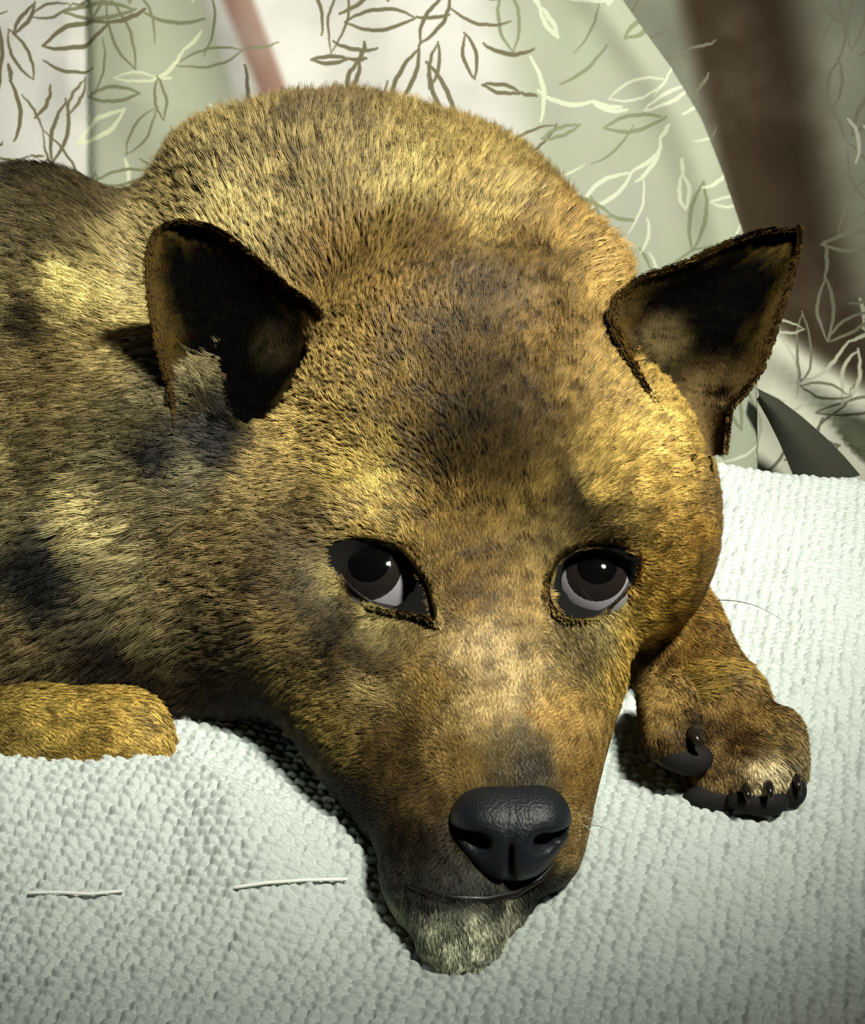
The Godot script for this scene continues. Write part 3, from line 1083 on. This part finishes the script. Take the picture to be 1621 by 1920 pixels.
# an ear: a cupped shell between two edges that run from the base to the tip
func ear_shell(left: Array, right: Array, d0: float, d1: float, cup: float, thick: float) -> Array:
	var rows := 30
	var cols := 22
	var lp := Curve2D.new()
	for q in left: lp.add_point(Vector2(q[0], q[1]))
	var rp := Curve2D.new()
	for q in right: rp.add_point(Vector2(q[0], q[1]))
	var front := PackedVector3Array()
	var back := PackedVector3Array()
	var seen := PackedVector2Array()
	for i in rows:
		var t := i / (rows - 1.0)
		var a := lp.sample_baked(lp.get_baked_length() * t, true)
		var b := rp.sample_baked(rp.get_baked_length() * t, true)
		for j in cols:
			var s := j / (cols - 1.0)
			var q := a.lerp(b, s)
			var bowl := pow(sin(PI * s), 0.8) * cup * (1.0 - t * 0.75) * smoothstep(-0.2, 0.3, t)
			var d := lerpf(d0, d1, t) + bowl
			var rim := thick * (0.25 + 0.75 * pow(sin(PI * s), 0.5)) * (0.3 + 0.7 * pow(1.0 - t, 0.4))
			seen.append(q)
			front.append(wd(cs(q.x, q.y, d)))
			back.append(wd(cs(q.x, q.y, d + rim)))
	# one closed skin: front, then back
	var v := PackedVector3Array()
	v.append_array(front)
	v.append_array(back)
	var idx := PackedInt32Array()
	var nf := rows * cols
	for i in rows - 1:
		for j in cols - 1:
			var a := i * cols + j
			idx.append_array([a, a + cols, a + cols + 1, a, a + cols + 1, a + 1])
			idx.append_array([nf + a, nf + a + cols + 1, nf + a + cols, nf + a, nf + a + 1, nf + a + cols + 1])
	for i in rows - 1:
		var a := i * cols
		idx.append_array([a, nf + a, nf + a + cols, a, nf + a + cols, a + cols])
		a += cols - 1
		idx.append_array([a, nf + a + cols, nf + a, a, a + cols, nf + a + cols])
	for j in cols - 1:
		var a := (rows - 1) * cols + j
		idx.append_array([a, nf + a, nf + a + 1, a, nf + a + 1, a + 1])
	return [v, idx, rows, cols, seen]
func ears() -> void:
	var rd := hit(dogf, 1200, 735)
	print("right ear ", rd)
	var shapes := [
		[[[330, 800], [318, 730], [300, 670], [284, 600], [275, 530], [275, 480], [286, 442], [306, 422], [340, 414]],
		 [[470, 850], [545, 770], [610, 690], [622, 630], [600, 580], [545, 540], [490, 492], [436, 446], [392, 421], [340, 414]], ear_d - 0.008, ear_d + 0.004, 0.024],
		[[[1300, 860], [1225, 750], [1175, 670], [1140, 600], [1152, 555], [1200, 520], [1290, 490], [1370, 452], [1430, 432], [1497, 428]],
		 [[1360, 850], [1366, 800], [1370, 765], [1402, 735], [1432, 690], [1455, 620], [1478, 545], [1494, 490], [1500, 445], [1497, 428]], rd - 0.004, rd + 0.018, 0.030]]
	for k in 2:
		var s: Array = shapes[k]
		var g := ear_shell(s[0], s[1], s[2], s[3], s[4], 0.004)
		var v: PackedVector3Array = g[0]
		var idx: PackedInt32Array = g[1]
		var rows: int = g[2]
		var cols: int = g[3]
		var n := normals_of(v, idx)
		var tints := PackedColorArray()
		var lies := PackedVector3Array()
		var lens := PackedVector2Array()
		var px_ := PackedVector2Array()
		for side in 2:
			for i in rows:
				var t := i / (rows - 1.0)
				for j in cols:
					var u := j / (cols - 1.0)
					var at := (side * rows + i) * cols + j
					var rim := minf(minf(u, 1.0 - u) * 5.0, (1.0 - t) * 4.0)
					var c := lin(5, 5, 4)
					if side == 0:
						c = lin(58, 46, 22).lerp(c, smoothstep(0.2, 1.0, rim + 0.35 * noise.get_noise_2d(u * 9.0, t * 9.0)))
						var q: Vector2 = g[4][i * cols + j]
						var mott := noise.get_noise_2d(q.x * 0.05, q.y * 0.05)
						if k == 1:
							c = c.lerp(lin(92, 76, 48), smoothstep(150.0, 60.0, q.distance_to(Vector2(1335, 800))) * (0.75 + 0.5 * mott))
							c = c.lerp(lin(70, 60, 38), smoothstep(70.0, 20.0, q.distance_to(Vector2(1240, 640))) * (0.8 + 0.5 * mott))
							c = c.lerp(lin(3, 3, 2), smoothstep(1.1, 0.7, Vector2((q.x - 1348) / 34.0, (q.y - 738) / 13.0).length()))
						else:
							c = c.lerp(lin(44, 38, 26), smoothstep(60.0, 20.0, q.distance_to(Vector2(515, 650))) * (0.6 + 0.7 * mott))
					else: c = lin(70, 52, 22)
					tints.append(c)
					var tip := v[at + cols] - v[at] if i < rows - 1 else v[at] - v[at - cols]
					lies.append(tip.normalized())
					lens.append(Vector2(2.2 if side == 1 or rim < 0.6 else 2.6, 0.25))
					px_.append(Vector2(400, 600))
		var root := base_under("ear", v[5 * cols + cols / 2], dog_root)
		put("ear_skin", arrays(v, n, idx, tints), vmat(0.9, 0.1), root)
		coat(v, n, idx, tints, lies, lens, px_, 0.5, root, 1)

var lip := []
func skin_at(x: float, y: float) -> float:       # how far the dog's skin is at a pixel, or just above it
	for i in 12:
		var d := hit(dogf, x, y - i * 4.0, 0.38)
		if d > 0.0: return d
	return 0.52
func paw_details() -> void:
	var dark := mat(27, 25, 24, 0.75, 0.3)
	for q in [[1284, 1420, 50, 30], [1338, 1494, 58, 28], [1418, 1500, 58, 26], [1476, 1478, 32, 32]]:
		var f := Field.new()
		var d := skin_at(q[0], q[1])
		eg(f, q[0], q[1], d + 0.0035, q[2], q[3], 0.006, 0.004)
		eg(f, q[0] + q[2] * 0.3, q[1] + 6, d + 0.0045, q[2] * 0.6, q[3] * 0.8, 0.005, 0.004)
		var c := cs(q[0], q[1], d)
		var g := nets(f, c - Vector3.ONE * 0.018, c + Vector3.ONE * 0.018, 0.0012)
		put("paw_pad", world_mesh(g[0], g[1]), dark, dog_root)
	var horn := mat(28, 24, 20, 0.2, 0.5)
	for q in [[1296, 1372, 1316, 1404, 0.0022], [1398, 1476, 1404, 1506, 0.0017], [1440, 1470, 1446, 1500, 0.0017], [1492, 1456, 1500, 1490, 0.0014]]:
		var pts := []
		var radii := []
		for i in 8:
			var t := i / 7.0
			var x := lerpf(q[0], q[2], t)
			var y := lerpf(q[1], q[3], t)
			pts.append(wd(cs(x, y, skin_at(q[0], q[1]) - 0.0005 - 0.004 * sin(t * 2.2))))
			radii.append(q[4] * (1.0 - 0.8 * t * t))
		put("claw", tube(pts, radii, 10), horn, dog_root)
	# the dark lips
	lip = [[765, 1660], [800, 1672], [850, 1684], [910, 1686], [965, 1674], [1010, 1648], [1042, 1618]]
	var pts := []
	var radii := []
	for i in lip.size():
		pts.append(wd(cs(lip[i][0], lip[i][1], skin_at(lip[i][0], lip[i][1]) + 0.0007)))
		radii.append(0.0018 * sin(PI * clampf(0.12 + 0.76 * i / (lip.size() - 1.0), 0, 1)))
	put("lip", tube(pts, radii, 10), mat(24, 22, 21, 0.35, 0.45), dog_root)
func whiskers() -> void:
	var m := mat(190, 180, 150, 0.4)
	var k := mat(40, 34, 26, 0.4)
	for q in [[1092, 1530, 1150, 1590, 0], [1090, 1545, 1130, 1610, 0], [1088, 1552, 1165, 1575, 0], [1345, 1125, 1480, 1172, 1]]:
		var pts := []
		var radii := []
		var d := skin_at(q[0], q[1])
		for i in 9:
			var t := i / 8.0
			pts.append(wd(cs(lerpf(q[0], q[2], t), lerpf(q[1], q[3], t) - 14.0 * sin(PI * t), d + 0.001 - 0.01 * t)))
			radii.append(0.0002 * (1.0 - 0.85 * t))
		put("whisker", tube(pts, radii, 5), k if q[4] else m, dog_root)
func threads() -> void:
	var m := mat(225, 228, 222, 0.7)
	var said := ["white loose thread lying at the far left of the blanket", "white loose thread lying on the blanket left of the dog's chin"]
	var n := 0
	for q in [[[55, 1674], [110, 1673], [170, 1676], [230, 1670]], [[440, 1664], [500, 1655], [570, 1650], [650, 1648]]]:
		var pts := []
		var radii := []
		for c in q:
			var ray := wdir(cs(c[0], c[1], 1.0))
			var d := (0.0024 - CAM_Y) / ray.y
			var p := Vector3(0, CAM_Y, 0) + ray * d
			for i in 3:
				d = (blanket_y(p.x, p.z) + 0.0026 - CAM_Y) / ray.y
				p = Vector3(0, CAM_Y, 0) + ray * d
			pts.append(p)
			radii.append(0.0006)
		tag(put("thread", tube(pts, radii, 8), m), said[n], "thread", "loose threads on the blanket")
		n += 1
